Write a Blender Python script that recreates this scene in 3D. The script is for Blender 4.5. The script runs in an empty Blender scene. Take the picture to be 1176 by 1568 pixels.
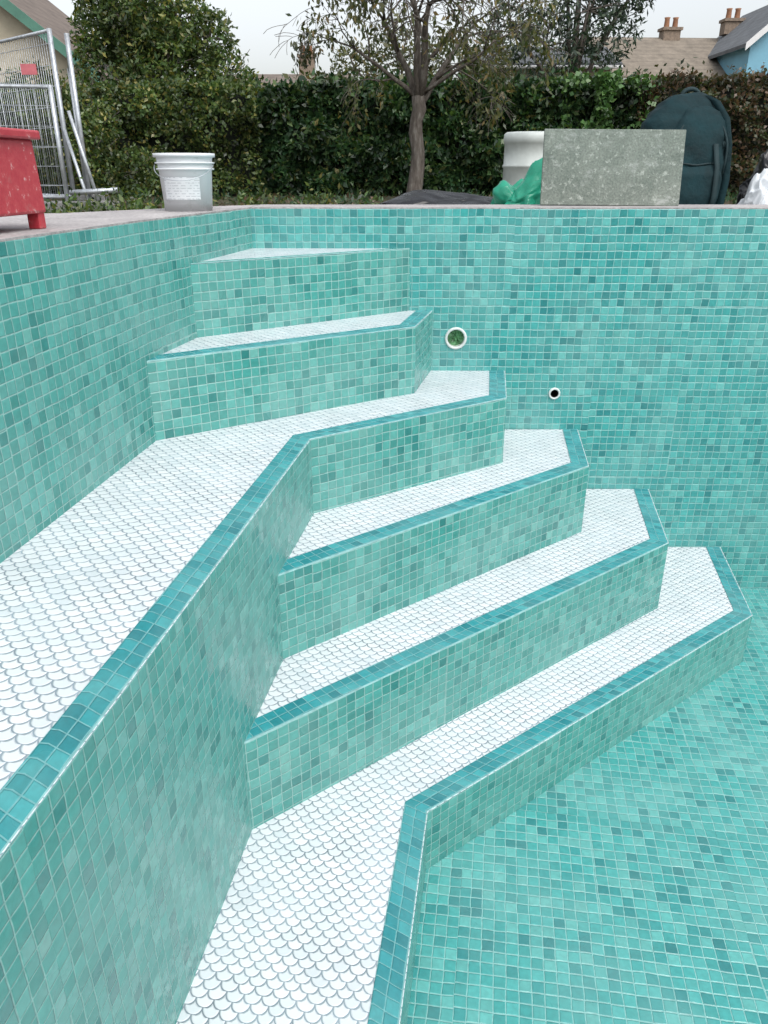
import bpy, bmesh, math, random
import numpy as np
from mathutils import Vector, Matrix, noise
random.seed(7); rng=np.random.default_rng(7)
scene=bpy.context.scene
col=scene.collection
scene.view_settings.view_transform='Standard'
scene.view_settings.look='None'
scene.view_settings.exposure=0

# ------------------------------------------------------------ helpers
def link(o,parent=None):
    col.objects.link(o)
    if parent: o.parent=parent
    return o
def empty(name,loc=(0,0,0),rz=0):
    e=bpy.data.objects.new(name,None); e.location=loc; e.rotation_euler=(0,0,rz)
    e.empty_display_size=.1
    col.objects.link(e); return e
def meshobj(name,verts,faces,mats,parent=None,uvs=None,midx=None,smooth=False):
    me=bpy.data.meshes.new(name)
    me.from_pydata([tuple(v) for v in verts],[],faces)
    if not isinstance(mats,(list,tuple)): mats=[mats]
    for m in mats: me.materials.append(m)
    if uvs is not None:
        l=me.uv_layers.new(name='UVMap')
        k=0
        for f in uvs:
            for uv in f:
                l.data[k].uv=uv; k+=1
    if midx: 
        for p,i in zip(me.polygons,midx): p.material_index=i
    if smooth:
        for p in me.polygons: p.use_smooth=True
    me.update()
    return link(bpy.data.objects.new(name,me),parent)

class NT:
    def __init__(s,name):
        s.m=bpy.data.materials.new(name); s.m.use_nodes=True
        s.n=s.m.node_tree.nodes; s.l=s.m.node_tree.links
        s.b=s.n['Principled BSDF']
    def put(s,sock,v):
        if v is None: return
        if isinstance(v,bpy.types.NodeSocket): s.l.new(v,sock)
        else: sock.default_value=v
    def node(s,t,**k):
        n=s.n.new(t)
        for a,b in k.items(): setattr(n,a,b)
        return n
    def math(s,op,a,b=None,c=None,clamp=False):
        n=s.node('ShaderNodeMath',operation=op,use_clamp=clamp)
        s.put(n.inputs[0],a); s.put(n.inputs[1],b); s.put(n.inputs[2],c)
        return n.outputs[0]
    def vmath(s,op,a,b=None,sc=None):
        n=s.node('ShaderNodeVectorMath',operation=op)
        s.put(n.inputs[0],a); s.put(n.inputs[1],b)
        if sc is not None: s.put(n.inputs['Scale'],sc)
        return n.outputs[0]
    def sep(s,v):
        n=s.node('ShaderNodeSeparateXYZ'); s.put(n.inputs[0],v); return n.outputs
    def comb(s,x=0,y=0,z=0):
        n=s.node('ShaderNodeCombineXYZ'); s.put(n.inputs[0],x);s.put(n.inputs[1],y);s.put(n.inputs[2],z); return n.outputs[0]
    def noise(s,vec,scale,detail=3,rough=.55,out='Fac'):
        n=s.node('ShaderNodeTexNoise'); s.put(n.inputs['Vector'],vec)
        n.inputs['Scale'].default_value=scale; n.inputs['Detail'].default_value=detail; n.inputs['Roughness'].default_value=rough
        return n.outputs[out]
    def white(s,vec):
        n=s.node('ShaderNodeTexWhiteNoise',noise_dimensions='3D'); s.put(n.inputs['Vector'],vec); return n.outputs
    def mapr(s,v,a,b,c=0,d=1,smooth=False):
        n=s.node('ShaderNodeMapRange')
        if smooth: n.interpolation_type='SMOOTHSTEP'
        s.put(n.inputs[0],v)
        for i,x in enumerate((a,b,c,d)): s.put(n.inputs[i+1],x)
        return n.outputs[0]
    def ramp(s,v,stops,const=False):
        n=s.node('ShaderNodeValToRGB'); s.put(n.inputs[0],v)
        r=n.color_ramp; r.interpolation='CONSTANT' if const else 'LINEAR'
        while len(r.elements)<len(stops): r.elements.new(.5)
        for e,(p,c) in zip(r.elements,stops): e.position=p; e.color=(*c,1)
        return n.outputs[0]
    def mix(s,f,a,b,mode='MIX'):
        n=s.node('ShaderNodeMix',data_type='RGBA',blend_type=mode)
        s.put(n.inputs[0],f)
        for i,x in ((6,a),(7,b)):
            if isinstance(x,tuple) and len(x)==3: x=(*x,1)
            s.put(n.inputs[i],x)
        return n.outputs[2]
    def bump(s,h,dist,strength=1,normal=None):
        n=s.node('ShaderNodeBump'); s.put(n.inputs['Height'],h)
        n.inputs['Distance'].default_value=dist; n.inputs['Strength'].default_value=strength
        if normal is not None: s.put(n.inputs['Normal'],normal)
        return n.outputs[0]
    def out(s,color=None,rough=None,normal=None,spec=None,metal=None):
        if isinstance(color,tuple) and len(color)==3: color=(*color,1)
        s.put(s.b.inputs['Base Color'],color); s.put(s.b.inputs['Roughness'],rough)
        s.put(s.b.inputs['Normal'],normal); s.put(s.b.inputs['Specular IOR Level'],spec); s.put(s.b.inputs['Metallic'],metal)
        return s.m
    def pos(s): return s.node('ShaderNodeNewGeometry').outputs['Position']
    def uv(s): return s.node('ShaderNodeTexCoord').outputs['UV']
    def obj(s): return s.node('ShaderNodeTexCoord').outputs['Object']

def plain(name,c,rough=.6,var=.25,scale=8,bump=.0,metal=0,spec=.4):
    t=NT(name); p=t.obj()
    n=t.noise(p,scale,3,.65)
    f=t.mapr(n,.3,.7,1-var,1+var)
    cc=t.vmath('SCALE',c,None,f)
    nn=t.bump(t.noise(p,scale*5,2),bump) if bump else None
    return t.out(cc,t.mapr(n,.3,.7,rough-.08,min(1,rough+.08)),nn,spec,metal)

PITCH=.026
def mosaic(name,stops,grout,tint_seed=0,rough=.20):
    t=NT(name)
    uv=t.vmath('SCALE',t.uv(),None,1/PITCH)
    sheet=t.vmath('FLOOR',t.vmath('SCALE',uv,None,1/12.0))
    shw=t.vmath('SUBTRACT',t.white(sheet)[1],(.5,.5,.5))
    so=t.vmath('SCALE',shw,None,.17)
    uv2=t.vmath('ADD',uv,so)
    wn=t.vmath('SUBTRACT',t.noise(uv,.7,0,.5,'Color'),(.5,.5,.5))
    uv2=t.vmath('ADD',uv2,t.vmath('SCALE',wn,None,.14))
    x,y,_=t.sep(t.vmath('FRACTION',uv2))
    m=t.math('MAXIMUM',t.math('ABSOLUTE',t.math('SUBTRACT',x,.5)),t.math('ABSOLUTE',t.math('SUBTRACT',y,.5)))
    cell=t.vmath('MULTIPLY',t.vmath('FLOOR',uv2),(1,1,0)); cell=t.vmath('ADD',cell,(tint_seed,tint_seed*3,.37+tint_seed))
    w=t.white(cell); sepc=t.node('ShaderNodeSeparateColor'); t.put(sepc.inputs[0],w[1])
    c=t.ramp(w[0],stops,True)
    c=t.vmath('SCALE',c,None,t.mapr(sepc.outputs[1],0,1,.90,1.12))
    cloud=t.noise(uv,2.2,2,.6)
    c=t.vmath('SCALE',c,None,t.mapr(cloud,.25,.75,.88,1.12))
    film=t.noise(t.uv(),3.2,3,.62)
    c=t.mix(t.mapr(film,.40,.72,.03,.28),c,(.30,.50,.47))
    gm=t.mapr(m,.442,.48,0,1,True)
    gc=t.vmath('SCALE',grout,None,t.mapr(cloud,.3,.7,.85,1.15))
    cfin=t.mix(gm,c,gc)
    r=t.mapr(sepc.outputs[2],0,1,rough-.09,rough+.12)
    r=t.math('ADD',r,t.mapr(film,.4,.75,0,.2))
    r=t.math('MAXIMUM',r,t.math('MULTIPLY',gm,.75))
    g=t.node('ShaderNodeNewGeometry')
    nv=t.vmath('ADD',g.outputs['Normal'],t.vmath('SCALE',t.vmath('SUBTRACT',w[1],(.5,.5,.5)),None,.085))
    nv=t.vmath('ADD',nv,t.vmath('SCALE',shw,None,.03))
    nv=t.vmath('ADD',nv,t.vmath('SCALE',wn,None,.10))
    nv=t.vmath('NORMALIZE',nv)
    h=t.mapr(m,.40,.475,1,0,True)
    nv=t.bump(h,.0014,.7,nv)
    return t.out(cfin,r,nv,.6)

def sc(st,k): return [(p,tuple(a*b for a,b in zip(c,k))) for p,c in st]
S=[(0,(.075,.40,.355)),(.26,(.105,.455,.405)),(.50,(.06,.355,.315)),(.64,(.14,.49,.44)),(.78,(.085,.42,.375)),(.89,(.035,.28,.26)),(.96,(.19,.54,.48))]
m_tile=mosaic('glass_mosaic',sc(S,(.65,.66,.66)),(.25,.43,.40),1)
S2=[(0,(.045,.40,.39)),(.27,(.07,.46,.445)),(.50,(.036,.34,.34)),(.66,(.10,.50,.475)),(.8,(.05,.42,.405)),(.92,(.024,.265,.275))]
m_tileb=mosaic('glass_mosaic_teal',sc(S2,(.95,.73,.72)),(.22,.44,.42),4)
S3=[(0,(.014,.29,.33)),(.3,(.025,.35,.39)),(.6,(.012,.24,.28)),(.8,(.04,.39,.42))]
m_trim=mosaic('trim_mosaic',sc(S3,(1,.75,.75)),(.15,.36,.37),9)

def fishscale(name):
    t=NT(name); W=.032; R=W/2
    p=t.uv(); 
    p=t.vmath('ADD',p,t.vmath('SCALE',t.vmath('SUBTRACT',t.noise(t.uv(),16,0,.5,'Color'),(.5,.5,.5)),None,.008))
    u,v,_=t.sep(p)
    r1=t.math('ADD',t.math('FLOOR',t.math('DIVIDE',v,R)),1)
    off=t.math('MULTIPLY',t.math('FLOORED_MODULO',r1,2),R)
    ui=t.math('ROUND',t.math('DIVIDE',t.math('SUBTRACT',u,off),W))
    du=t.math('SUBTRACT',t.math('SUBTRACT',u,off),t.math('MULTIPLY',ui,W))
    dv=t.math('SUBTRACT',v,t.math('MULTIPLY',r1,R))
    d=t.math('SQRT',t.math('ADD',t.math('MULTIPLY',du,du),t.math('MULTIPLY',dv,dv)))
    inside=t.math('LESS_THAN',d,R)
    ua=t.math('ADD',t.math('MULTIPLY',ui,2),t.math('FLOORED_MODULO',r1,2))
    r0=t.math('SUBTRACT',r1,1)
    sgn=t.math('SIGN',du)
    ub=t.math('ADD',ua,sgn)
    idu=t.math('ADD',t.math('MULTIPLY',ua,inside),t.math('MULTIPLY',ub,t.math('SUBTRACT',1,inside)))
    idv=t.math('ADD',r0,inside)
    w=t.white(t.comb(idu,idv,.5))
    e=t.math('DIVIDE',t.math('ABSOLUTE',t.math('SUBTRACT',d,R)),R)
    gm=t.mapr(e,.05,.11,1,0,True)
    c=t.ramp(w[0],[(0,(.62,.665,.695)),(.5,(.665,.70,.725)),(1,(.705,.73,.75))])
    c=t.vmath('SCALE',c,None,t.mapr(t.noise(t.uv(),5,3,.6),.3,.7,.93,1.05))
    gc=t.vmath('SCALE',(.225,.28,.32),None,t.mapr(t.noise(t.uv(),9,2),.3,.7,.75,1.4))
    cf=t.mix(gm,c,gc)
    g=t.node('ShaderNodeNewGeometry')
    nv=t.vmath('NORMALIZE',t.vmath('ADD',g.outputs['Normal'],t.vmath('SCALE',t.vmath('SUBTRACT',w[1],(.5,.5,.5)),None,.06)))
    nv=t.bump(t.mapr(e,.05,.20,0,1,True),.0016,.7,nv)
    return t.out(cf,t.math('MAXIMUM',.26,t.math('MULTIPLY',gm,.8)),nv,.45)
m_fish=fishscale('fish_scale_mosaic')
m_edge=plain('tile_edge_grout',(.20,.38,.38),.45,.25,40)

def concrete(name,c,c2):
    t=NT(name); p=t.obj()
    n=t.noise(p,6,4,.7); n2=t.noise(p,90,2,.7)
    cc=t.mix(t.mapr(n,.35,.65),c,c2)
    cc=t.vmath('SCALE',cc,None,t.mapr(n2,.3,.7,.7,1.3))
    return t.out(cc,.85,t.bump(n2,.003,.6))
m_deck=concrete('deck_concrete',(.30,.285,.285),(.42,.40,.395))
m_conc2=concrete('rough_concrete',(.25,.24,.23),(.34,.33,.31))

# ------------------------------------------------------------ pool geometry (metres, z=0 deck level)
A_BL=(-.44,2.715); A_B=(-.5945,1.958); 
def lw(y): return -.5945+.1365*(y-1.958)
def bw(x): return 2.706-.02*x
YF=-3.0; XR=5.6
A_F=(lw(YF),YF)
Z0,Z1,Z2,Z3,Z4,Z5,ZF=-.126,-.329,-.538,-.753,-.986,-1.228,-1.412
pool=empty('swimming_pool')

def wall_strip(name,path,zt,zb,mat,u0=0,parent=pool):
    vs=[];fs=[];uv=[];u=u0
    for i in range(len(path)-1):
        a,b=path[i],path[i+1]; L=math.hypot(b[0]-a[0],b[1]-a[1])
        k=len(vs); vs+=[(a[0],a[1],zb),(b[0],b[1],zb),(b[0],b[1],zt),(a[0],a[1],zt)]
        fs.append((k,k+1,k+2,k+3)); uv.append([(u,zb-zt),(u+L,zb-zt),(u+L,0),(u,0)]); u+=L
    return meshobj(name,vs,fs,mat,parent,uv)
BD=math.radians(8.3)
def fuv(x,y):
    return (x*math.cos(BD)-y*math.sin(BD)+5, x*math.sin(BD)+y*math.cos(BD)+5)
def poly(name,pts,z,mat,parent=pool,uvf=fuv):
    bm=bmesh.new(); vs=[bm.verts.new((p[0],p[1],z)) for p in pts]
    f=bm.faces.new(vs); f.normal_update()
    if f.normal.z<0: f.normal_flip()
    bmesh.ops.triangulate(bm,faces=bm.faces[:])
    l=bm.loops.layers.uv.new('UVMap')
    for f in bm.faces:
        for lp in f.loops: lp[l].uv=uvf(lp.vert.co.x,lp.vert.co.y)
    me=bpy.data.meshes.new(name); bm.to_mesh(me); bm.free(); me.materials.append(mat)
    return link(bpy.data.objects.new(name,me),parent)
def offset(path,d):
    out=[]
    n=len(path)
    for i in range(n):
        ns=[]
        for a,b in ((i-1,i),(i,i+1)):
            if a<0 or b>=n: continue
            dx=path[b][0]-path[a][0]; dy=path[b][1]-path[a][1]; L=math.hypot(dx,dy)
            ns.append(Vector((-dy/L,dx/L)))
        if len(ns)==1: m=ns[0]*d
        else:
            m=(ns[0]+ns[1]).normalized(); m=m*(d/max(.3,m.dot(ns[0])))
        out.append((path[i][0]+m.x,path[i][1]+m.y))
    return out
def step(name,nose,tread,z,zb,band=2,ext=None):
    ch=.003
    poly(name+'_tread',tread,z-.0015,m_fish)
    wall_strip(name+'_riser',nose,z-ch,zb,m_tile,u0=random.random()*3)
    inn=offset(nose,ch); out=offset(nose,PITCH*band+ch)
    vs=[];fs=[];uv=[];u=0
    vs2=[];fs2=[]
    for i in range(len(nose)-1):
        L=math.hypot(nose[i+1][0]-nose[i][0],nose[i+1][1]-nose[i][1])
        k=len(vs); vs+=[(*inn[i],z),(*inn[i+1],z),(*out[i+1],z),(*out[i],z)]
        fs.append((k,k+1,k+2,k+3)); w=PITCH*band
        uv.append([(u,0),(u+L,0),(u+L,w),(u,w)]); u+=L
        vs2+=[(*nose[i],z-ch),(*nose[i+1],z-ch),(*inn[i+1],z),(*inn[i],z)]; fs2.append((k,k+1,k+2,k+3))
    meshobj(name+'_nosing',vs,fs,m_trim if band>1 else m_tile,pool,uv)
    meshobj(name+'_arris',vs2,fs2,m_edge,pool)

e0=(.092,bw(.092)+.003)
step('top_step',[(-.575,2.205),e0],[(-.58,2.20),e0,(-.44,2.73),(-.52,2.45)],Z0,Z1-.02,1)
step('second_step',[(-.615,1.915),(.097,2.398),(.168,bw(.168)+.003)],[(-.61,1.92),(.097,2.398),(.168,bw(.168)),(-.46,2.73)],Z1,Z2-.02)
b0=(-.1934,1.936)
def bench(y): return -.1934-.1505*(1.936-y)
step('bench_step',[(bench(YF),YF),b0,(.3835,2.339),(.43,bw(.43)+.003)],
     [A_F,(bench(YF),YF),b0,(.3835,2.339),(.43,bw(.43)),(-.46,2.73),A_B],Z2,Z5-.02)
step('fourth_step',[(bench(1.58),1.58),(.6565,2.31),(.7085,bw(.7085)+.003)],[(bench(1.62)-.02,1.61),(.6565,2.31),(.7085,bw(.7)),(-.3,2.69),(-.4,2.0)],Z3,Z4-.02)
step('fifth_step',[(bench(1.27),1.275),(.918,2.225),(.998,bw(.998)+.003)],[(bench(1.3)-.02,1.29),(.918,2.225),(.998,bw(1)),(-.3,2.69),(-.5,2.0)],Z4,Z5-.02)
def s5(y): return .0999-.152*(1.327-y)
step('lowest_step',[(s5(YF),YF),(.0999,1.327),(1.215,2.177),(1.31,bw(1.31)+.003)],
     [(s5(YF)-.8,YF),(s5(YF),YF),(.0999,1.327),(1.215,2.177),(1.31,bw(1.31)),(-.3,2.69),(-.45,1.6)],Z5,ZF-.02)
poly('floor',[(-2,YF-.1),(XR+.1,YF-.1),(XR+.1,2.9),(-2,2.9)],ZF,m_tileb)
wall_strip('left_wall',[A_F,A_B,(-.44,2.715)],-.004,ZF-.05,m_tile)
wall_strip('right_wall',[(XR,bw(XR)),(XR,YF)],-.004,ZF-.05,m_tileb)
wall_strip('near_wall',[(XR,YF),A_F],-.004,ZF-.05,m_tileb)
def holed_wall():
    bm=bmesh.new(); x0,x1=-.44,XR
    holes=[(.251,-.425,.0335),(.611,-.6205,.0165)]
    loops=[[(x0,-.004),(x0,ZF-.05),(x1,ZF-.05),(x1,-.004)]]
    for cx,cz,r in holes:
        loops.append([(cx+r*math.cos(a*math.pi/14),cz+r*math.sin(a*math.pi/14)) for a in range(28)])
    es=[]
    for L in loops:
        vs=[bm.verts.new((x,bw(x),z)) for x,z in L]
        for i in range(len(vs)): es.append(bm.edges.new((vs[i],vs[(i+1)%len(vs)])))
    bmesh.ops.triangle_fill(bm,use_beauty=True,use_dissolve=False,edges=es,normal=(0,-1,0))
    rem=[]
    for f in bm.faces:
        c=f.calc_center_median()
        for cx,cz,r in holes:
            if (c.x-cx)**2+(c.z-cz)**2<(r*.97)**2 and all(((v.co.x-cx)**2+(v.co.z-cz)**2)<(r*1.02)**2 for v in f.verts): rem.append(f); break
    if rem: bmesh.ops.delete(bm,geom=rem,context='FACES')
    l=bm.loops.layers.uv.new('UVMap')
    for f in bm.faces:
        f.normal_update()
        if f.normal.y>0: f.normal_flip()
        for lp in f.loops: lp[l].uv=(lp.vert.co.x+3,lp.vert.co.z+.004)
    me=bpy.data.meshes.new('back_wall'); bm.to_mesh(me); bm.free(); me.materials.append(m_tileb)
    link(bpy.data.objects.new('back_wall',me),pool)
holed_wall()
m_pvc=plain('white_pvc',(.62,.65,.64),.35,.10,30)
m_foil=plain('green_tape',(.10,.26,.12),.3,.6,60)
m_black=plain('black_hole',(.015,.013,.013),.6,.2,30)
def lathe(name,prof,mat,parent=None,seg=40,loc=(0,0,0),axis='Z',smooth=True,mi=None):
    vs=[];fs=[]
    for r,z in prof:
        for i in range(seg):
            a=2*math.pi*i/seg
            if axis=='Z': vs.append((r*math.cos(a)+loc[0],r*math.sin(a)+loc[1],z+loc[2]))
            else: vs.append((r*math.cos(a)+loc[0],z+loc[1],r*math.sin(a)+loc[2]))
    for j in range(len(prof)-1):
        for i in range(seg):
            k=(i+1)%seg
            fs.append((j*seg+i,j*seg+k,(j+1)*seg+k,(j+1)*seg+i))
    return meshobj(name,vs,fs,mat,parent,smooth=smooth)
def fitting(name,x,z,r,wd,mcore):
    e=empty(name); y=bw(x)
    lathe('flange',[(r*.88,-.001),(r*.90,-.006),(r+wd*.6,-.006),(r+wd,-.003),(r+wd,.001)],m_pvc,e,36,(x,y,z),'Y')
    lathe('pipe',[(r*.88,-.002),(r*.87,.09)],m_pvc if r>.02 else m_black,e,36,(x,y,z),'Y')
    d=.018 if r>.02 else .07
    vs=[(x,y+d,z)];fs=[];sg=24;rr=4
    for j in range(1,rr+1):
        for i in range(sg):
            a=2*math.pi*i/sg; q=r*.88*j/rr
            vs.append((x+q*math.cos(a),y+d+(random.random()-.5)*.010,z+q*math.sin(a)))
    for i in range(sg): fs.append((0,1+i,1+(i+1)%sg))
    for j in range(rr-1):
        for i in range(sg):
            fs.append((1+j*sg+i,1+(j+1)*sg+i,1+(j+1)*sg+(i+1)%sg,1+j*sg+(i+1)%sg))
    meshobj('plug',vs,fs,mcore,e)
fitting('pool_inlet',.251,-.425,.0335,.005,m_foil)
fitting('pool_return_pipe',.611,-.6205,.0165,.005,m_black)

# ------------------------------------------------------------ deck, terrace, ground
def prism(name,pts,zt,zb,mat,parent=None,bev=0):
    bm=bmesh.new()
    vs=[bm.verts.new((p[0],p[1],zt)) for p in pts]
    f=bm.faces.new(vs); f.normal_update()
    if f.normal.z<0: f.normal_flip()
    r=bmesh.ops.extrude_face_region(bm,geom=[f])
    for v in r['geom']:
        if isinstance(v,bmesh.types.BMVert): v.co.z=zb
    bmesh.ops.recalc_face_normals(bm,faces=bm.faces[:])
    if bev: bmesh.ops.bevel(bm,geom=bm.edges[:],offset=bev,segments=2,affect='EDGES',profile=.5)
    bmesh.ops.triangulate(bm,faces=[f for f in bm.faces if len(f.verts)>4])
    me=bpy.data.meshes.new(name); bm.to_mesh(me); bm.free(); me.materials.append(mat)
    return link(bpy.data.objects.new(name,me),parent)
deck=empty('pool_deck')
e=.004
prism('left_deck',[(A_F[0]-e,YF),(A_B[0]-e,A_B[1]),(-.44-e,2.715),(-.44-e,2.93),(-.60,2.78),(-.92,2.33),(-3,2.0),(-3,YF)],0,-.6,m_deck,deck)
prism('back_coping',[(-.44,bw(-.44)+e),(XR,bw(XR)+e),(XR,2.95),(-.44,2.95)],0,-.28,m_deck,deck)
prism('lower_terrace',[(.1,2.955),(XR,2.955),(XR,4.0),(.1,4.0)],-.10,-.6,m_conc2,deck)
prism('right_deck',[(XR+e,YF),(7,YF),(7,4.0),(XR+e,4.0)],0,-.6,m_deck,deck)
prism('near_deck',[(-3,YF-1.2),(7,YF-1.2),(7,YF-e),(-3,YF-e)],0,-.6,m_deck,deck)

def ground_mat():
    t=NT('garden_soil'); p=t.pos()
    n=t.noise(p,1.2,4,.65); n2=t.noise(p,14,3,.7); n3=t.noise(p,3.5,2,.6)
    c=t.mix(t.mapr(n,.42,.6),(.075,.055,.04),(.045,.055,.025))
    c=t.mix(t.mapr(n2,.58,.7),c,(.16,.12,.075))
    c=t.vmath('SCALE',c,None,t.mapr(n3,.3,.7,.6,1.35))
    return t.out(c,.95,t.bump(n2,.04,.8),.2)
m_ground=ground_mat()
bm=bmesh.new(); es=[]
for L in ([(-400,-400),(400,-400),(400,400),(-400,400)],[(-.46,2.9),(-.78,1.9),(-1.6,-3.5),(6.2,-3.5),(6.2,2.9)]):
    vs=[bm.verts.new((x,y,-.35)) for x,y in L]
    for i in range(len(vs)): es.append(bm.edges.new((vs[i],vs[(i+1)%len(vs)])))
bmesh.ops.triangle_fill(bm,use_beauty=True,use_dissolve=False,edges=es,normal=(0,0,1))
for f in bm.faces:
    f.normal_update()
    if f.normal.z<0: f.normal_flip()
me=bpy.data.meshes.new('ground'); bm.to_mesh(me); bm.free(); me.materials.append(m_ground)
link(bpy.data.objects.new('ground',me))

# ------------------------------------------------------------ foliage
def leafmat(name,stops,dark=.45,trans=.25,clump=1.6):
    t=NT(name); g=t.node('ShaderNodeNewGeometry')
    r=g.outputs['Random Per Island']
    c=t.ramp(r,stops)
    n=t.noise(g.outputs['Position'],clump,2,.6)
    c=t.vmath('SCALE',c,None,t.mapr(n,.32,.68,dark,1.35))
    t.out(c,.38,None,.5)
    tr=t.node('ShaderNodeBsdfTranslucent'); t.put(tr.inputs[0],t.vmath('MULTIPLY',c,(1.4,1.5,.6)))
    mx=t.node('ShaderNodeMixShader'); mx.inputs[0].default_value=trans
    o=[n_ for n_ in t.n if n_.type=='OUTPUT_MATERIAL'][0]
    t.l.new(t.b.outputs[0],mx.inputs[1]); t.l.new(tr.outputs[0],mx.inputs[2]); t.l.new(mx.outputs[0],o.inputs[0])
    return t.m
def leaves(name,P,L,W,mat,parent=None,bias=(0,-.3,-.25),seed=1):
    r=np.random.default_rng(seed); P=np.asarray(P,dtype=float); n=len(P)
    d=r.normal(size=(n,3))+np.array(bias); d/=np.linalg.norm(d,axis=1)[:,None]
    q=r.normal(size=(n,3)); s=np.cross(d,q); s/=np.linalg.norm(s,axis=1)[:,None]
    nn=np.cross(d,s)
    sc_=(r.uniform(.55,1.25,size=n))[:,None]
    a=P; b=P+d*L*.45*sc_+s*W*.5*sc_+nn*W*.15*sc_; c=P+d*L*sc_; e_=P+d*L*.45*sc_-s*W*.5*sc_+nn*W*.15*sc_
    V=np.stack([a,b,c,e_],axis=1).reshape(-1,3)
    me=bpy.data.meshes.new(name)
    me.vertices.add(4*n); me.vertices.foreach_set('co',V.ravel())
    me.loops.add(4*n); me.loops.foreach_set('vertex_index',np.arange(4*n,dtype=np.int32))
    me.polygons.add(n); me.polygons.foreach_set('loop_start',np.arange(0,4*n,4,dtype=np.int32))
    me.update(calc_edges=True); me.validate(); me.materials.append(mat)
    return link(bpy.data.objects.new(name,me),parent)
GREEN=[(0,(.012,.036,.016)),(.4,(.028,.070,.028)),(.75,(.055,.115,.040)),(.95,(.10,.155,.055)),(1,(.20,.17,.06))]
LIGHT=[(0,(.03,.062,.022)),(.4,(.065,.115,.032)),(.8,(.125,.175,.05)),(1,(.25,.22,.06))]
BROWN=[(0,(.03,.05,.022)),(.35,(.05,.065,.03)),(.6,(.09,.075,.045)),(.85,(.13,.08,.05)),(1,(.17,.11,.07))]
OLIVE=[(0,(.03,.05,.02)),(.5,(.075,.09,.035)),(.85,(.13,.13,.05)),(1,(.20,.14,.06))]
DARK=[(0,(.014,.032,.02)),(.6,(.032,.06,.034)),(1,(.065,.095,.05))]
m_green=leafmat('laurel_leaves',GREEN,.4); m_light=leafmat('privet_leaves',LIGHT,.4); m_brown=leafmat('autumn_leaves',BROWN)
m_olive=leafmat('tree_leaves',OLIVE,.6,.35); m_dark=leafmat('conifer_leaves',DARK,.5,.1)
m_ivy=leafmat('ivy_leaves',[(0,(.04,.10,.03)),(.6,(.075,.16,.05)),(1,(.12,.20,.07))],.7)
m_core=plain('hedge_core_shade',(.010,.014,.009),.95,.4,3)  # near-black colour stands in for the deep shade inside the hedges

def hedge(name,x0,x1,yf,th,topf,mat,n,L,W,seed):
    e=empty(name); r=np.random.default_rng(seed); pts=[]
    G=-.35
    while len(pts)<n:
        x=r.uniform(x0,x1); top=topf(x)
        if r.random()<.72:
            z=G+.05+(top-G-.05)*r.random(); b=noise.noise(Vector((x*.9,z*1.3,seed)))*.34+noise.noise(Vector((x*2.8,z*3.2,seed+5)))*.22
            k=noise.noise(Vector((x*2.2,z*2.6,seed+9)))
            if k<-.18 and r.random()<.8: continue
            rd=max(0,(z-(top-.25))/.25); 
            y=yf-b+rd*rd*.2+r.exponential(.06)-.03
            if z<G+.25: y+=.15*(1-(z-G)/.25)
        else:
            y=yf+.1+r.random()*th
            z=top+noise.noise(Vector((x*1.5,y*1.5,seed)))*.14+noise.noise(Vector((x*5,y*5,seed)))*.12-r.exponential(.05)+(.28 if r.random()<.07 else 0)*r.random()
        pts.append((x,y,z))
    leaves('leaves',pts,L,W,mat,e,seed=seed)
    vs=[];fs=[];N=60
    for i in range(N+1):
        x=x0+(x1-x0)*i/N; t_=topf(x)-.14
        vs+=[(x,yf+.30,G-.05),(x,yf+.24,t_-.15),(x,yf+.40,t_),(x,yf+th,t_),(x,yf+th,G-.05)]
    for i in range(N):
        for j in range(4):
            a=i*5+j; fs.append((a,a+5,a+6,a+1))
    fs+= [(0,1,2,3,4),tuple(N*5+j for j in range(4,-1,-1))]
    meshobj('dark_shade_core',vs,fs,m_core,e)  # solid filler shell painted dark so leaf gaps read as shade, no branches modelled
def topA(x): return 1.58+.05*math.sin(x*1.3)+.08*noise.noise(Vector((x*1.1,0,3)))
def topB(x): return 1.58+.12*min(1,max(0,(x-1)/3))+.05*math.sin(x*.9+1)+.08*noise.noise(Vector((x*1.3,0,8)))
hedge('laurel_hedge',-2.6,5.0,16.6,1.3,topB,m_green,36000,.15,.08,3)
hedge('privet_hedge',-10.5,-2.4,16.4,1.4,topA,m_light,30000,.10,.06,4)
hedge('beech_hedge',4.8,13,16.6,1.3,lambda x: topB(x)+.02,m_brown,26000,.11,.065,5)
pts=[]
for i in range(2600):
    x=rng.normal(4.15,.35); z=1.75-abs(rng.normal(0,.55)); 
    if noise.noise(Vector((x*3,z*1.2,0)))<-.12: continue
    pts.append((x,16.25+rng.random()*.25-.05,z))
leaves('ivy_plant',pts,.11,.09,m_ivy,seed=9)

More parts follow.
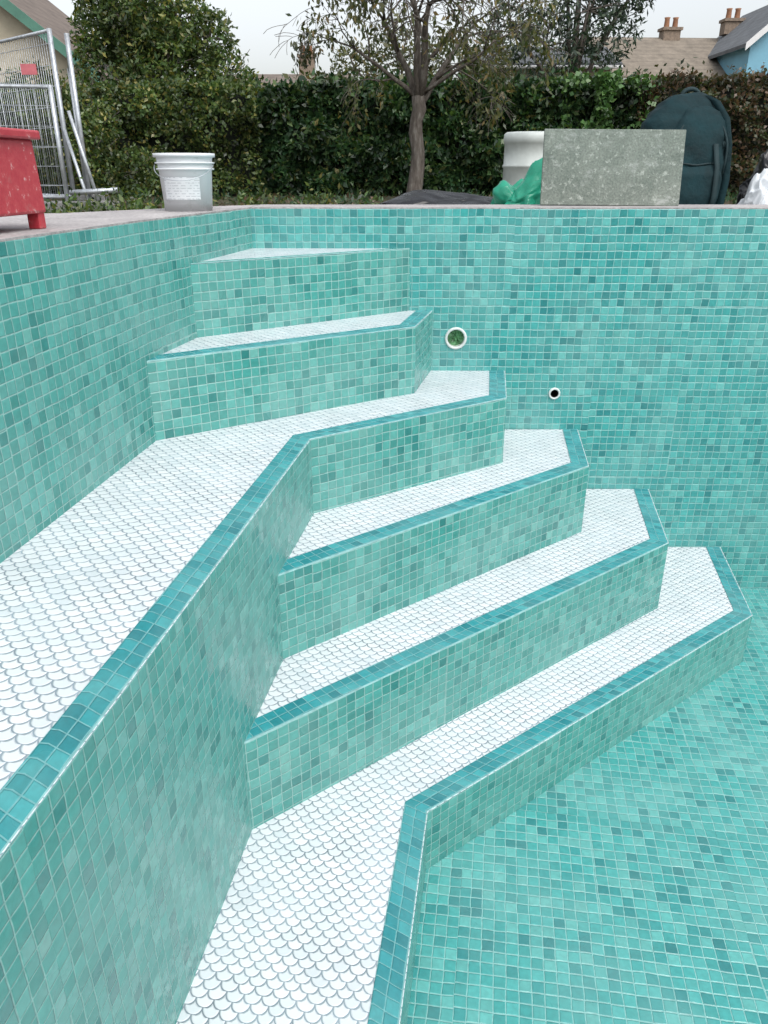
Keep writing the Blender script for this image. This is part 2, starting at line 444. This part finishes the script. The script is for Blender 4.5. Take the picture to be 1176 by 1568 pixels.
def bark():
    t=NT('bark'); p=t.obj(); s_=t.vmath('MULTIPLY',p,(6,6,1.6))
    n=t.noise(s_,3,5,.7)
    c=t.ramp(n,[(.3,(.05,.04,.034)),(.55,(.13,.115,.10)),(.75,(.24,.23,.21))])
    return t.out(c,.9,t.bump(n,.03,.8),.2)
m_bark=bark()
class Tubes:
    def __init__(s): s.v=[];s.f=[]
    def add(s,pts,rad,seg=6):
        pts=[Vector(p) for p in pts]; base=len(s.v); prev=None
        for i,p in enumerate(pts):
            d=(pts[min(i+1,len(pts)-1)]-pts[max(i-1,0)]); 
            if d.length<1e-9: d=Vector((0,0,1))
            d.normalize()
            a=d.cross(Vector((0,0,1)) if abs(d.z)<.95 else Vector((1,0,0))) if prev is None else (prev-d*prev.dot(d))
            a.normalize(); prev=a; b=d.cross(a)
            for k in range(seg):
                an=2*math.pi*k/seg; s.v.append(p+(a*math.cos(an)+b*math.sin(an))*rad[i])
        for i in range(len(pts)-1):
            for k in range(seg):
                k2=(k+1)%seg
                s.f.append((base+i*seg+k,base+i*seg+k2,base+(i+1)*seg+k2,base+(i+1)*seg+k))
        s.f.append(tuple(base+k for k in range(seg-1,-1,-1))); s.f.append(tuple(base+(len(pts)-1)*seg+k for k in range(seg)))
    def make(s,name,mat,parent=None,smooth=True): return meshobj(name,s.v,s.f,mat,parent,smooth=smooth)
def grow(T,tips,p,d,L,r,lev,maxlev,R,droop=.0):
    n=5; pts=[p];rad=[r];c=Vector(p);dd=Vector(d).normalized()
    for i in range(n):
        dd=(dd+Vector((R.gauss(0,.17),R.gauss(0,.17),R.gauss(0,.12)-droop*(lev>1)))).normalized()
        c=c+dd*L/n; pts.append(c.copy()); rad.append(max(.0035,r*(1-.55*(i+1)/n)))
        if lev>=maxlev-1: tips.append((c.copy(),dd.copy()))
        if lev<maxlev and i>=1 and R.random()<.62:
            s_=Vector((R.gauss(0,1),R.gauss(0,1),R.gauss(0,.6))); s_=(s_-dd*s_.dot(dd)).normalized()
            grow(T,tips,c,dd*.6+s_*.8,L*R.uniform(.5,.75),rad[-1]*.6,lev+1,maxlev,R,droop)
    T.add(pts,rad,8 if r>.04 else 4)
    if lev<maxlev:
        for k in range(2):
            s_=Vector((R.gauss(0,1),R.gauss(0,1),R.gauss(0,.5))); s_=(s_-dd*s_.dot(dd)).normalized()
            grow(T,tips,c,dd*.9+s_*.55,L*R.uniform(.6,.8),rad[-1]*.8,lev+1,maxlev,R,droop)
R=random.Random(21)
tree=empty('garden_tree'); T=Tubes(); tips=[]
bx,by=.54,14.4
tr=[(bx-.02,by,-.40),(bx-.01,by,-.15),(bx+.03,by,.15),(bx+.04,by,.4),(bx-.01,by,.7),(bx+.0,by,.88),(bx+.05,by,1.05),(bx+.02,by,1.25)]
T.add(tr,[.175,.132,.122,.112,.116,.104,.118,.105],12)
F=Vector(tr[-1])
for d,L,r,dz in (((-.45,-.1,1.0),1.3,.07,.1),((-.12,.2,1),1.4,.075,0),((.3,-.3,1),1.4,.08,.05),((.75,.1,.9),1.35,.06,.2),((1.1,-.4,.75),1.25,.04,.0),((-1.0,-.4,.75),1.25,.042,.05),((.1,-.7,.9),1.2,.045,.1),((.55,.4,1),1.4,.05,0)):
    grow(T,tips,F-Vector((0,0,dz)),d,L,r,0,3,R,.14)
T.make('trunk_and_limbs',m_bark,tree)
pts=[]
for c,dd in tips:
    m=0 if noise.noise(c*.9)<-.10 else R.choice((0,1,1,2,4))
    for i in range(m): pts.append(c+Vector((R.gauss(0,.06),R.gauss(0,.06),R.gauss(-.06,.09))))
leaves('leaves',pts,.12,.045,m_olive,tree,bias=(0,0,-1.3),seed=5)

def bushy(name,blobs,mat,n,L,W,seed,trunk=None,up=-.2,gap=-.1):
    e=empty(name); r=np.random.default_rng(seed); tot=sum(b[3]**2 for b in blobs); pts=[]
    for (x,y,z,rad,sz) in blobs:
        k=int(n*rad*rad/tot)
        v=r.normal(size=(k,3)); v/=np.linalg.norm(v,axis=1)[:,None]
        for q in v:
            w=Vector(q); f=1+.36*noise.noise(w*2.2+Vector((x,y,z)))+.30*noise.noise(w*6+Vector((y,z,x)))
            if noise.noise(w*3.5+Vector((z,x,y)))<gap and r.random()<.8: continue
            f*=1-r.exponential(.10)
            if r.random()<.06: f*=1.15
            pts.append((x+q[0]*rad*f,y+q[1]*rad*f,z+q[2]*rad*sz*f))
    leaves('leaves',pts,L,W,mat,e,bias=(0,0,up),seed=seed)
    T=Tubes(); R2=random.Random(seed)
    if trunk:
        tx,ty,r0=trunk
        zc=max(b[2] for b in blobs)
        T.add([(tx,ty,-.4),(tx+.05,ty,zc*.3),(tx-.05,ty,zc*.7),(tx,ty,zc)],[r0,r0*.8,r0*.5,r0*.2],8)
        for b in blobs:
            T.add([(tx,ty,max(.2,b[2]*.35)),((tx+b[0])/2+R2.uniform(-.1,.1),(ty+b[1])/2,b[2]*.75),(b[0],b[1],b[2]),(b[0]+R2.uniform(-.3,.3),b[1],b[2]+b[3]*b[4]*.9)],[r0*.4,r0*.3,r0*.2,.01],6)
            for q in range(7):
                a=R2.uniform(0,6.28); h=R2.uniform(-.4,.9)
                T.add([(b[0],b[1],b[2]),(b[0]+math.cos(a)*b[3]*.6,b[1]+math.sin(a)*b[3]*.6,b[2]+h*b[3]*b[4]*.6),(b[0]+math.cos(a+.2)*b[3]*1.05,b[1]+math.sin(a+.2)*b[3]*1.05,b[2]+h*b[3]*b[4]*1.15)],[r0*.15,r0*.08,.005],4)
        T.make('trunk_and_limbs',m_bark,e)
bl=[(-5.7,19,2.2,.9,1.1),(-5.2,19.2,2.9,.9,1.0),(-4.6,18.8,2.1,.9,1),(-6.0,19.2,2.9,.6,1.1),(-4.1,19,1.75,.6,1),(-5.6,18.5,3.3,.6,1),(-4.4,19.1,3.0,.7,1.0),(-3.5,19.2,1.9,.6,1.1),(-3.7,19.0,2.7,.5,1.1),(-2.9,19.2,1.55,.42,1.1),(-2.5,19.2,1.3,.4,1)]
bushy('bay_tree',bl,m_light,30000,.13,.055,11,(-5.0,19,.14))
bl=[(-6.6,24,2.6+.7*i,1.0-.2*i,1.2) for i in range(5)]
bushy('conifer_tree',bl,m_dark,8000,.16,.05,12,(-6.6,24,.16),-.6)
bl=[(-5.75,15.3,.75,.62,1.3),(-5.3,15.4,.25,.5,1.1),(-6.1,15.4,1.3,.5,1),(-5.1,15.5,.9,.35,1.1),(-4.6,15.8,.1,.4,1)]
bushy('privet_bush',bl,m_light,9000,.09,.045,13,(-5.7,15.4,.05),-.1,-.25)
bl=[(5.8,32,4.2,1.1,1.2),(7.2,32,5.3,1.2,1.3),(8.4,33,5.0,1.0,1.3),(9.4,33,6.6,.8,1.3),(4.4,31,4.6,.9,1),(8,33,7.2,1.1,1.2),(6.3,32,6.8,.9,1.2)]
bushy('cedar_tree',bl,m_dark,11000,.26,.08,14,(7.0,32.5,.22),-.4,.02)
bl=[(-1.0,30,3.3,.8,.9),(.6,30,3.6,1.0,1),(2.2,30,3.4,.9,1),(-2.2,30,2.6,.7,.9),(3.5,30,3.5,.8,.9)]
bushy('ash_tree',bl,m_olive,7000,.2,.08,15,(.5,30,.2),-.2,.0)
bl=[(14.2,28,2.3,.7,1),(15.3,28,2.5,.7,1.1),(13,28,2.2,.7,1)]
bushy('hawthorn_tree',bl,m_brown,6000,.16,.07,16,(14.2,28,.15),-.2,.05)
pts=[]
for i in range(6000):
    x=rng.uniform(-8,9); y=rng.uniform(11,16.5)
    k=noise.noise(Vector((x*1.1,y*.8,1)))
    if k<.08: continue
    pts.append((x,y,-.35+abs(rng.normal(0,.02+.14*k))))
leaves('weeds',pts,.10,.04,m_green,bias=(0,0,.8),seed=31)
pts=[]
for cx_,cy_,s_ in ((-2.7,8.8,.22),(-2.2,9.4,.15),(-3.0,9.2,.2),(-1.5,10.2,.16),(-2.4,8.2,.12),(-.9,11,.15),(-3.3,8.6,.12)):
    for i in range(170): pts.append((cx_+rng.normal(0,s_),cy_+rng.normal(0,s_),-.35+abs(rng.normal(0,s_*.75))))
leaves('nettle_plants',pts,.085,.035,m_light,bias=(0,0,.6),seed=33)
pts=[(rng.uniform(-6,8),rng.uniform(9,16.3),-.34+.01*rng.random()) for i in range(2500)]
leaves('fallen_leaves',pts,.09,.06,m_brown,bias=(0,0,0),seed=32)

# ------------------------------------------------------------ buildings
def rooftile(name,c):
    t=NT(name); p=t.obj(); x,y,z=t.sep(p)
    rows=t.math('FRACT',t.math('MULTIPLY',z,5.5)); n=t.noise(p,2.5,4,.7)
    cc=t.vmath('SCALE',c,None,t.math('MULTIPLY',t.mapr(n,.3,.7,.75,1.25),t.mapr(rows,0,.25,.75,1)))
    return t.out(cc,.85,t.bump(rows,.03,.6))
m_roof1=rooftile('tan_roof_tiles',(.20,.17,.135)); m_roof2=rooftile('grey_roof_tiles',(.13,.14,.15)); m_roof3=rooftile('brown_roof_tiles',(.16,.13,.11))
m_cream=plain('cream_render',(.46,.41,.31),.85,.12,2,.004); m_white=plain('white_render',(.66,.66,.63),.8,.08,2)
m_blue=plain('pale_blue_render',(.20,.42,.54),.8,.08,2)
m_glass=plain('window_glass',(.05,.06,.07),.12,.3,1); m_frame=plain('white_frame',(.7,.7,.7),.5,.05,3)
m_gfas=plain('green_fascia',(.08,.20,.15),.5,.15,3); m_brick=plain('chimney_brick',(.22,.17,.13),.9,.3,9)
m_pot=plain('clay_pot',(.28,.14,.08),.8,.2,5)
def box(name,x0,x1,y0,y1,z0,z1,mat,parent=None,bev=0):
    return prism(name,[(x0,y0),(x1,y0),(x1,y1),(x0,y1)],z1,z0,mat,parent,bev)
def house(name,cx,cy,w,d,eave,ridge,wall,roof,rz=0,gable_front=False,fascia=None,chim=(),wins=True):
    e=empty(name,(cx,cy,-.35),rz); eave+=.35; ridge+=.35
    hw,hd=w/2,d/2; 
    if gable_front:
        vs=[(-hw,-hd,0),(hw,-hd,0),(hw,-hd,eave),(0,-hd,ridge-.05),(-hw,-hd,eave),(-hw,hd,0),(hw,hd,0),(hw,hd,eave),(0,hd,ridge-.05),(-hw,hd,eave)]
    else:
        vs=[(-hw,-hd,0),(-hw,hd,0),(-hw,hd,eave),(-hw,0,ridge-.05),(-hw,-hd,eave),(hw,-hd,0),(hw,hd,0),(hw,hd,eave),(hw,0,ridge-.05),(hw,-hd,eave)]
    fs=[(0,1,2,3,4),(9,8,7,6,5),(0,5,6,1),(1,6,7,2),(0,4,9,5)]
    meshobj('walls',vs,fs,wall,e)
    o=.35; th=.14
    def slab(pa,pb,pc,pd,nm):
        P=[Vector(q) for q in (pa,pb,pc,pd)]
        vs=P+[q+Vector((0,0,th)) for q in P]
        meshobj(nm,vs,[(0,1,2,3),(7,6,5,4),(0,4,5,1),(1,5,6,2),(2,6,7,3),(3,7,4,0)],roof,e)
    k=(ridge-eave)/(hw if gable_front else hd)
    if gable_front:
        slab((-hw-o,-hd-o,eave-k*o),(-hw-o,hd+o,eave-k*o),(0,hd+o,ridge),(0,-hd-o,ridge),'roof_slope_a')
        slab((hw+o,-hd-o,eave-k*o),(hw+o,hd+o,eave-k*o),(0,hd+o,ridge),(0,-hd-o,ridge),'roof_slope_b')
        if fascia:
            for s_ in (-1,1):
                P=[(s_*(hw+o),-hd-o-.03,eave-k*o-.12),(0,-hd-o-.03,ridge-.12),(0,-hd-o-.03,ridge+.16),(s_*(hw+o),-hd-o-.03,eave-k*o+.16)]
                vs=P+[(a,b-.03,c) for a,b,c in P]
                meshobj('bargeboard',vs,[(0,1,2,3),(7,6,5,4),(0,4,5,1),(1,5,6,2),(2,6,7,3),(3,7,4,0)],fascia,e)
    else:
        slab((-hw-o,-hd-o,eave-k*o),(hw+o,-hd-o,eave-k*o),(hw+o,0,ridge),(-hw-o,0,ridge),'roof_slope_a')
        slab((-hw-o,hd+o,eave-k*o),(hw+o,hd+o,eave-k*o),(hw+o,0,ridge),(-hw-o,0,ridge),'roof_slope_b')
        T=Tubes(); T.add([(-hw-o,-hd-o-.05,eave-k*o),(hw+o,-hd-o-.05,eave-k*o)],[.06,.06],8); T.make('gutter',m_frame,e)
    if wins:
        n=max(1,int(w/2.6)); floors=[1.0]+([3.4] if eave>4.4 else [])
        for fz in floors:
            for i in range(n):
                x=-hw+w*(i+.5)/n
                box('window_frame',x-.6,x+.6,-hd-.05,-hd+.02,fz,fz+1.2,m_frame,e)
                for s_ in (-1,1):
                    box('window_pane',x+s_*.29-.25,x+s_*.29+.25,-hd-.07,-hd-.04,fz+.08,fz+1.12,m_glass,e)
        box('door',hw-1.2 if n<2 else -.45,(hw-.3) if n<2 else .45,-hd-.045,-hd+.02,0,2.05,m_gfas,e)
    for cx_,cy_,zt in chim:
        box('chimney',cx_-.4,cx_+.4,cy_-.3,cy_+.3,ridge-.8,zt+.35,m_brick,e)
        box('chimney_cap',cx_-.47,cx_+.47,cy_-.37,cy_+.37,zt+.35,zt+.47,m_brick,e)
        for s_ in (-.2,.2): lathe('chimney_pot',[(.13,0),(.11,.35),(.14,.42),(.10,.42)],m_pot,e,12,(cx_+s_,cy_,zt+.47))
house('rendered_house',12.7,42,6.4,7,3.9,5.7,m_cream,m_roof1,.06,chim=((.7,0,6.1),))
house('gable_house',17.0,39.5,4.0,6,5.0,6.7,m_blue,m_roof2,.0,True,m_frame,chim=((-.9,2.2,6.4),))
house('low_house',6.4,37.5,5.2,5,3.95,4.75,m_cream,m_roof2,.0)
house('distant_house',-5.6,47,7,6,3.7,4.7,m_cream,m_roof3,0,chim=((1.5,0,5.6),))
house('green_gabled_bungalow',-10.75,25.5,6.6,6,2.45,5.0,m_cream,m_roof3,.0,True,m_gfas)

# ------------------------------------------------------------ mesh fence
m_galv=plain('galvanised_steel',(.46,.49,.52),.4,.2,20,metal=.6)
m_rub=plain('fence_foot_concrete',(.20,.20,.20),.9,.25,20,.004)
fence=empty('temporary_mesh_fence')
def panel(p0,p1,z0,z1,pitch=.055):
    T=Tubes(); p0=Vector((*p0,0));p1=Vector((*p1,0)); L=(p1-p0).length; d=(p1-p0)/L
    def P(s_,z): q=p0+d*s_; return (q.x,q.y,z)
    for s_ in (0,L): T.add([P(s_,z0-.1),P(s_,z1)],[.026]*2,10)
    for z in (z0+.08,z1-.02): T.add([P(0,z),P(L,z)],[.019]*2,8)
    s_=.06
    while s_<L-.03: T.add([P(s_,z0+.08),P(s_,z1-.02)],[.0034]*2,4); s_+=pitch
    z=z0+.2
    while z<z1: T.add([P(0,z),P(L,z)],[.0036]*2,4); z+=.21
    T.make('panel',m_galv,fence)
    for s_ in (0,L):
        q=P(s_,0); box('foot_block',q[0]-.32,q[0]+.32,q[1]-.11,q[1]+.11,-.35,-.22,m_rub,fence,.02)
panel((-3.73,10.0),(-6.3,12.3),-.25,1.56)
panel((-3.56,10.05),(-4.75,13.3),-.25,1.52)
panel((-3.78,9.9),(-7.1,9.3),-.25,1.0,.06)
T=Tubes(); T.add([(-3.5,9.6,.72),(-3.28,9.6,-.33)],[.02]*2,8); T.add([(-3.72,9.98,.55),(-3.4,9.6,-.33)],[.02]*2,8)
T.add([(-3.62,9.6,-.12),(-3.05,9.6,-.09)],[.03]*2,8); T.make('stay_tubes',m_galv,fence)
m_sign=plain('pink_sign_paint',(.50,.14,.16),.5,.15,9)
box('notice_plate',-4.20,-4.02,10.2,10.215,1.13,1.24,m_sign,fence)

# ------------------------------------------------------------ red metal bin
t=NT('worn_red_paint'); p=t.obj(); n=t.noise(p,9,4,.72); n2=t.noise(p,45,3,.75)
c=t.mix(t.mapr(n2,.35,.7),(.40,.028,.045),(.48,.06,.07))
c=t.mix(t.mapr(n,.57,.66,0,.7),c,(.36,.15,.14)); c=t.mix(t.mapr(n2,.60,.68,0,.8),c,(.60,.36,.36))
m_red=t.out(c,.42,t.bump(n2,.001,.6),.5)
rb=empty('red_metal_bin',(-.70,1.70,0),math.radians(-7))
def frustum(name,x0,x1,y0,y1,z0,z1,ins,mat,parent,bev=.006):
    bm=bmesh.new()
    lo=[bm.verts.new(v) for v in ((x0+ins,y0+ins,z0),(x1-ins,y0+ins,z0),(x1-ins,y1-ins,z0),(x0+ins,y1-ins,z0))]
    hi=[bm.verts.new(v) for v in ((x0,y0,z1),(x1,y0,z1),(x1,y1,z1),(x0,y1,z1))]
    bm.faces.new(lo[::-1]); bm.faces.new(hi)
    for i in range(4): bm.faces.new((lo[i],lo[(i+1)%4],hi[(i+1)%4],hi[i]))
    bmesh.ops.recalc_face_normals(bm,faces=bm.faces[:])
    bmesh.ops.bevel(bm,geom=bm.edges[:],offset=bev,segments=2,affect='EDGES',profile=.5)
    me=bpy.data.meshes.new(name); bm.to_mesh(me); bm.free(); me.materials.append(mat)
    return link(bpy.data.objects.new(name,me),parent)
frustum('body',-.62,0,-.95,0,.030,.168,-.004,m_red,rb)
frustum('rim',-.64,.012,-.965,.012,.166,.183,0,m_red,rb,.004)
for x in (-.60,-.012):
    for y in (-.93,-.012):
        frustum('leg',x-.015,x+.012,y-.012,y+.012,0,.045,0,m_red,rb,.003)
for y in (-.33,-.66): frustum('side_rib',-.001,.012,y-.01,y+.01,.04,.160,0,m_red,rb,.003)

# ------------------------------------------------------------ white tub
t=NT('white_tub_plastic'); p=t.obj(); n=t.noise(p,22,4,.7)
c=t.mix(t.mapr(n,.56,.66),(.66,.69,.71),(.57,.60,.61)); m_tub=t.out(c,.4,None,.4)
tub=empty('plastic_bucket',(-.588,2.49,0)); tub.scale=(1.06,1.06,.93)
H=.168
lathe('shell',[(.0,.003),(.064,.003),(.066,.0),(.068,.06),(.071,H*.70),(.0715,H*.71),(.079,H*.72),(.079,H*.745),(.0735,H*.75),(.0745,H*.82),(.081,H*.825),(.081,H*.85),(.075,H*.855),(.0765,H*.93),(.084,H*.935),(.084,H),(.078,H),(.075,H*.97),(.066,.01),(0,.01)],m_tub,tub,56)
t=NT('bucket_label_print'); p=t.obj(); px,py,pz=t.sep(p)
ln=t.math('GREATER_THAN',t.math('FRACT',t.math('MULTIPLY',pz,130)),.6)
bk=t.math('GREATER_THAN',t.noise(t.vmath('MULTIPLY',p,(160,160,130)),1,0),.47)
m_lab=t.out(t.mix(t.math('MULTIPLY',t.math('MULTIPLY',ln,bk),.55),(.62,.65,.67),(.28,.31,.34)),.5)
vs=[];fs=[]
for j in range(2):
    for i in range(13):
        a=-math.pi/2-.75+i*1.5/12; r=.0685+j*.0024+.0008
        vs.append((r*math.cos(a),r*math.sin(a),.035+j*.065))
for i in range(12): fs.append((i,i+1,14+i,13+i))
meshobj('label',vs,fs,m_lab,tub,smooth=True)
T=Tubes(); T.add([(.081*math.cos(a),-.012-.072*math.sin(a),.135-.045*math.sin(a)) for a in [math.pi*i/18 for i in range(19)]],[.0013]*19,6); T.make('handle',m_galv,tub)

# ------------------------------------------------------------ barrel
m_bar=plain('white_barrel_plastic',(.46,.50,.48),.45,.15,6)
bar=empty('plastic_barrel',(1.215,7.0,-.35))
lathe('drum',[(0,0),(.20,0),(.215,.02),(.222,.20),(.228,.208),(.228,.222),(.222,.23),(.222,.48),(.231,.488),(.231,.502),(.222,.51),(.222,.66),(.228,.665),(.232,.70),(.228,.735),(.21,.748),(.19,.735),(.0,.735)],m_bar,bar,48)
for x,y in ((.1,0),(-.1,.02)): lathe('bung',[(.03,.735),(.03,.755),(0,.755)],m_bar,bar,16,(x,y,0))

# ------------------------------------------------------------ cement board
t=NT('cement_board_surface'); p=t.obj(); n=t.noise(p,5,5,.75); n2=t.noise(p,55,4,.8); n3=t.noise(p,150,2,.6)
c=t.mix(t.mapr(n,.35,.65),(.125,.15,.13),(.22,.245,.215)); c=t.vmath('SCALE',c,None,t.mapr(n3,.3,.7,.75,1.25))
c=t.mix(t.mapr(n2,.57,.66,0,.7),c,(.42,.45,.41))
c=t.mix(t.mapr(t.noise(t.vmath('MULTIPLY',p,(1,1,2.2)),9,6,.8),.55,.66,0,.6),c,(.42,.44,.42))
m_board=t.out(c,.85,t.bump(n2,.002,.6),.3)
bo=prism('cement_board',[(-.235,-.006),(.235,-.006),(.235,.006),(-.235,.006)],.238,0,m_board,None,.002)
bo.location=(.770,2.83,0.001); bo.rotation_euler=(math.radians(-9),math.radians(.4),math.radians(-1.5))

# ------------------------------------------------------------ backpack
m_bp=plain('backpack_fabric',(.007,.026,.031),.8,.4,9,.004,0,.22); m_bp2=plain('backpack_webbing',(.016,.034,.038),.7,.2,30,0,0,.25)
bp=empty('backpack',(1.128,3.32,-.10),math.radians(4))
def sh(z): return .040*max(0,z-.05)/.45
def loft(name,prof,mat,parent,seg=72,ex=3.0,sub=6,wr=.07):
    vs=[];fs=[];P=[]
    for j in range(len(prof)-1):
        for q in range(sub):
            f=q/sub; P.append([prof[j][i]*(1-f)+prof[j+1][i]*f for i in range(5)])
    P.append(list(prof[-1]))
    for (z,cx,cy,a,b) in P:
        cx=cx+sh(z)
        for i in range(seg):
            th=2*math.pi*i/seg; c=math.cos(th);s_=math.sin(th)
            x=cx+a*math.copysign(abs(c)**(2/ex),c); y=cy+b*math.copysign(abs(s_)**(2/ex),s_)
            fold=1-abs(noise.noise(Vector((x*9,y*9,z*16+x*6))))*2
            fold2=1-abs(noise.noise(Vector((x*20,y*12,z*26-x*14))))*2
            k=1+wr*noise.noise(Vector((x*8,y*8,z*10)))+wr*.9*(fold-.5)+wr*.35*(fold2-.5)
            vs.append((cx+(x-cx)*k,cy+(y-cy)*k,z+.008*noise.noise(Vector((x*12,y*12,z*3)))))
    for j in range(len(P)-1):
        for i in range(seg):
            k=(i+1)%seg; fs.append((j*seg+i,j*seg+k,(j+1)*seg+k,(j+1)*seg+i))
    fs.append(tuple(range(seg-1,-1,-1))); fs.append(tuple((len(P)-1)*seg+i for i in range(seg)))
    return meshobj(name,vs,fs,mat,parent,smooth=True)
body=[(0,0,0,.13,.07),(.01,0,0,.150,.09),(.06,0,0,.158,.10),(.16,0,0,.156,.105),(.26,-.004,0,.155,.10),(.33,-.008,0,.152,.095),(.38,-.01,.0,.145,.088),(.42,-.006,.005,.128,.075),(.45,.0,.01,.104,.06),(.468,.004,.012,.074,.045),(.478,.01,.015,.04,.025),(.481,.01,.015,.01,.008)]
loft('main_body',body,m_bp,bp)
loft('front_compartment',[(.02,.03,-.07,.10,.04),(.035,.03,-.08,.115,.055),(.12,.03,-.085,.12,.065),(.24,.03,-.085,.12,.06),(.33,.032,-.075,.112,.052),(.38,.034,-.065,.095,.045),(.415,.034,-.055,.07,.035),(.43,.034,-.05,.03,.02)],m_bp,bp)
loft('front_pocket',[(.03,.025,-.135,.085,.02),(.045,.025,-.14,.10,.03),(.12,.025,-.145,.104,.036),(.20,.025,-.142,.10,.030),(.225,.025,-.135,.08,.018)],m_bp,bp,wr=.04)
loft('side_pocket',[(.04,.148,0,.01,.04),(.06,.148,0,.022,.06),(.15,.148,0,.026,.065),(.20,.14,0,.018,.055),(.215,.135,0,.008,.04)],m_bp,bp)
T=Tubes()
def sx(x,z): return x+sh(z)
pp=[]
for i in range(25):
    a=math.pi*i/24; z=.20+.205*math.sin(a)**.7; pp.append((sx(.032+.108*math.cos(a),z),-.128+.06*max(0,z-.30)/.1*.6,z))
T.add(pp,[.0045]*25,6)
T.add([(sx(-.065+.18*i/10,.232),-.150+.012*abs(i-5)/5,.232+.003*math.sin(i)) for i in range(11)],[.004]*11,6)
T.add([(sx(.012+.035*math.cos(math.pi*i/10),.47),.02,.47+.026*math.sin(math.pi*i/10)) for i in range(11)],[.008]*11,8)
T.make('zips_and_handle',m_bp2,bp)
def ribbon(name,pts,wv,mat,parent):
    vs=[];fs=[]
    for i,p in enumerate(pts):
        p=Vector(p); w=Vector(wv); vs+=[p-w,p+w]
    for i in range(len(pts)-1): fs.append((2*i,2*i+1,2*i+3,2*i+2))
    o=meshobj(name,vs,fs,mat,parent,smooth=True); md=o.modifiers.new('s','SOLIDIFY'); md.thickness=.006; return o
ribbon('side_strap',[(.14,-.118,.30),(.172,-.09,.305),(.182,-.04,.31),(.186,.05,.31)],(0,0,.011),m_bp2,bp)
ribbon('shoulder_strap',[(.085,-.03,.470),(.118,-.055,.450),(.150,-.09,.39),(.165,-.11,.30),(.172,-.12,.18),(.165,-.12,.08),(.155,-.11,.02)],(.013,-.010,0),m_bp,bp)
ribbon('front_webbing',[(.105,-.135,.30),(.110,-.165,.22),(.105,-.186,.12),(.10,-.175,.05)],(.009,0,0),m_bp2,bp)

# ------------------------------------------------------------ crumpled bags (pleated film gathered upward)
def bag(name,loc,sc_,mat,seed,fold=.12,lean=0,peak=.3):
    bm=bmesh.new(); bmesh.ops.create_icosphere(bm,subdivisions=6,radius=1)
    o_=Vector((seed*3.1,seed,-seed))
    for v in bm.verts:
        q=v.co.copy(); wv=noise.noise_vector(q*1.4+o_)*.35
        a=q+wv
        low=noise.noise(a*1.1+o_)
        rid=1-abs(noise.noise(Vector((a.x*2.4,a.y*2.4,a.z*.9))+o_))*2.4
        rid2=1-abs(noise.noise(Vector((a.x*1.6,a.y*1.6,a.z*3.2))+o_*2))*2.4
        fine=1-abs(noise.noise(a*5.5+o_))*2.4
        f=.80+.35*low+fold*rid+fold*.5*rid2+fold*.15*fine
        h=max(-.75,q.z*f*(1+peak*low))
        v.co=Vector((q.x*f*sc_[0]+lean*h*sc_[2],q.y*f*sc_[1],h*sc_[2]))
    me=bpy.data.meshes.new(name); bm.to_mesh(me); bm.free(); me.materials.append(mat)
    for p_ in me.polygons: p_.use_smooth=True
    o=bpy.data.objects.new(name,me); o.location=(loc[0],loc[1],loc[2]+.75*sc_[2]); col.objects.link(o); return o
m_gb=plain('green_plastic_film',(.02,.27,.17),.30,.15,12); m_wb=plain('white_plastic_film',(.68,.72,.75),.45,.06,12,0,0,.25); m_kb=plain('black_plastic_film',(.012,.013,.015),.3,.2,12)
bag('green_plastic_bag',(.545,3.18,-.10),(.135,.10,.125),m_gb,2,.13,.35,.8)
bag('white_carrier_bag',(1.44,3.22,-.10),(.06,.08,.120),m_wb,5,.13,.1,.6)
bag('white_carrier_bag',(1.55,3.12,-.10),(.055,.07,.085),m_wb,8,.13,0,.6)
bag('black_bin_bag',(1.51,3.30,-.10),(.09,.08,.125),m_kb,6,.18,0,.6)
bag('black_tarpaulin',(.52,8.0,-.35),(.80,.5,.165),m_kb,9,.05,0,.2)

# ------------------------------------------------------------ camera, light, sky
cam=bpy.data.cameras.new('camera'); co=bpy.data.objects.new('camera',cam); col.objects.link(co)
co.location=(0,0,.109); co.rotation_euler=(math.radians(90-23.92),0,0)
cam.sensor_fit='HORIZONTAL'; cam.sensor_width=36; cam.lens=36*1177/1176; cam.clip_start=.01; cam.clip_end=1500
scene.camera=co
sun=bpy.data.lights.new('sun','SUN'); sun.energy=.6; sun.angle=math.radians(35); sun.color=(1,.98,.95)
so=bpy.data.objects.new('sun',sun); col.objects.link(so)
el,az2=math.radians(55),math.radians(150)
dirv=Vector((math.sin(az2)*math.cos(el),math.cos(az2)*math.cos(el),math.sin(el)))
so.rotation_euler=dirv.to_track_quat('Z','Y').to_euler(); so.location=dirv*30
w=bpy.data.worlds.new('World'); scene.world=w; w.use_nodes=True
n=w.node_tree.nodes; l=w.node_tree.links
sky=n.new('ShaderNodeTexSky'); sky.sky_type='NISHITA'; sky.sun_disc=False
sky.sun_elevation=el; sky.sun_rotation=az2; sky.air_density=1.2; sky.dust_density=4; sky.ozone_density=1
hs=n.new('ShaderNodeHueSaturation'); hs.inputs['Saturation'].default_value=.28; hs.inputs['Value'].default_value=1.72
bg=n['Background']; l.new(sky.outputs[0],hs.inputs['Color']); l.new(hs.outputs[0],bg.inputs[0]); bg.inputs[1].default_value=.15
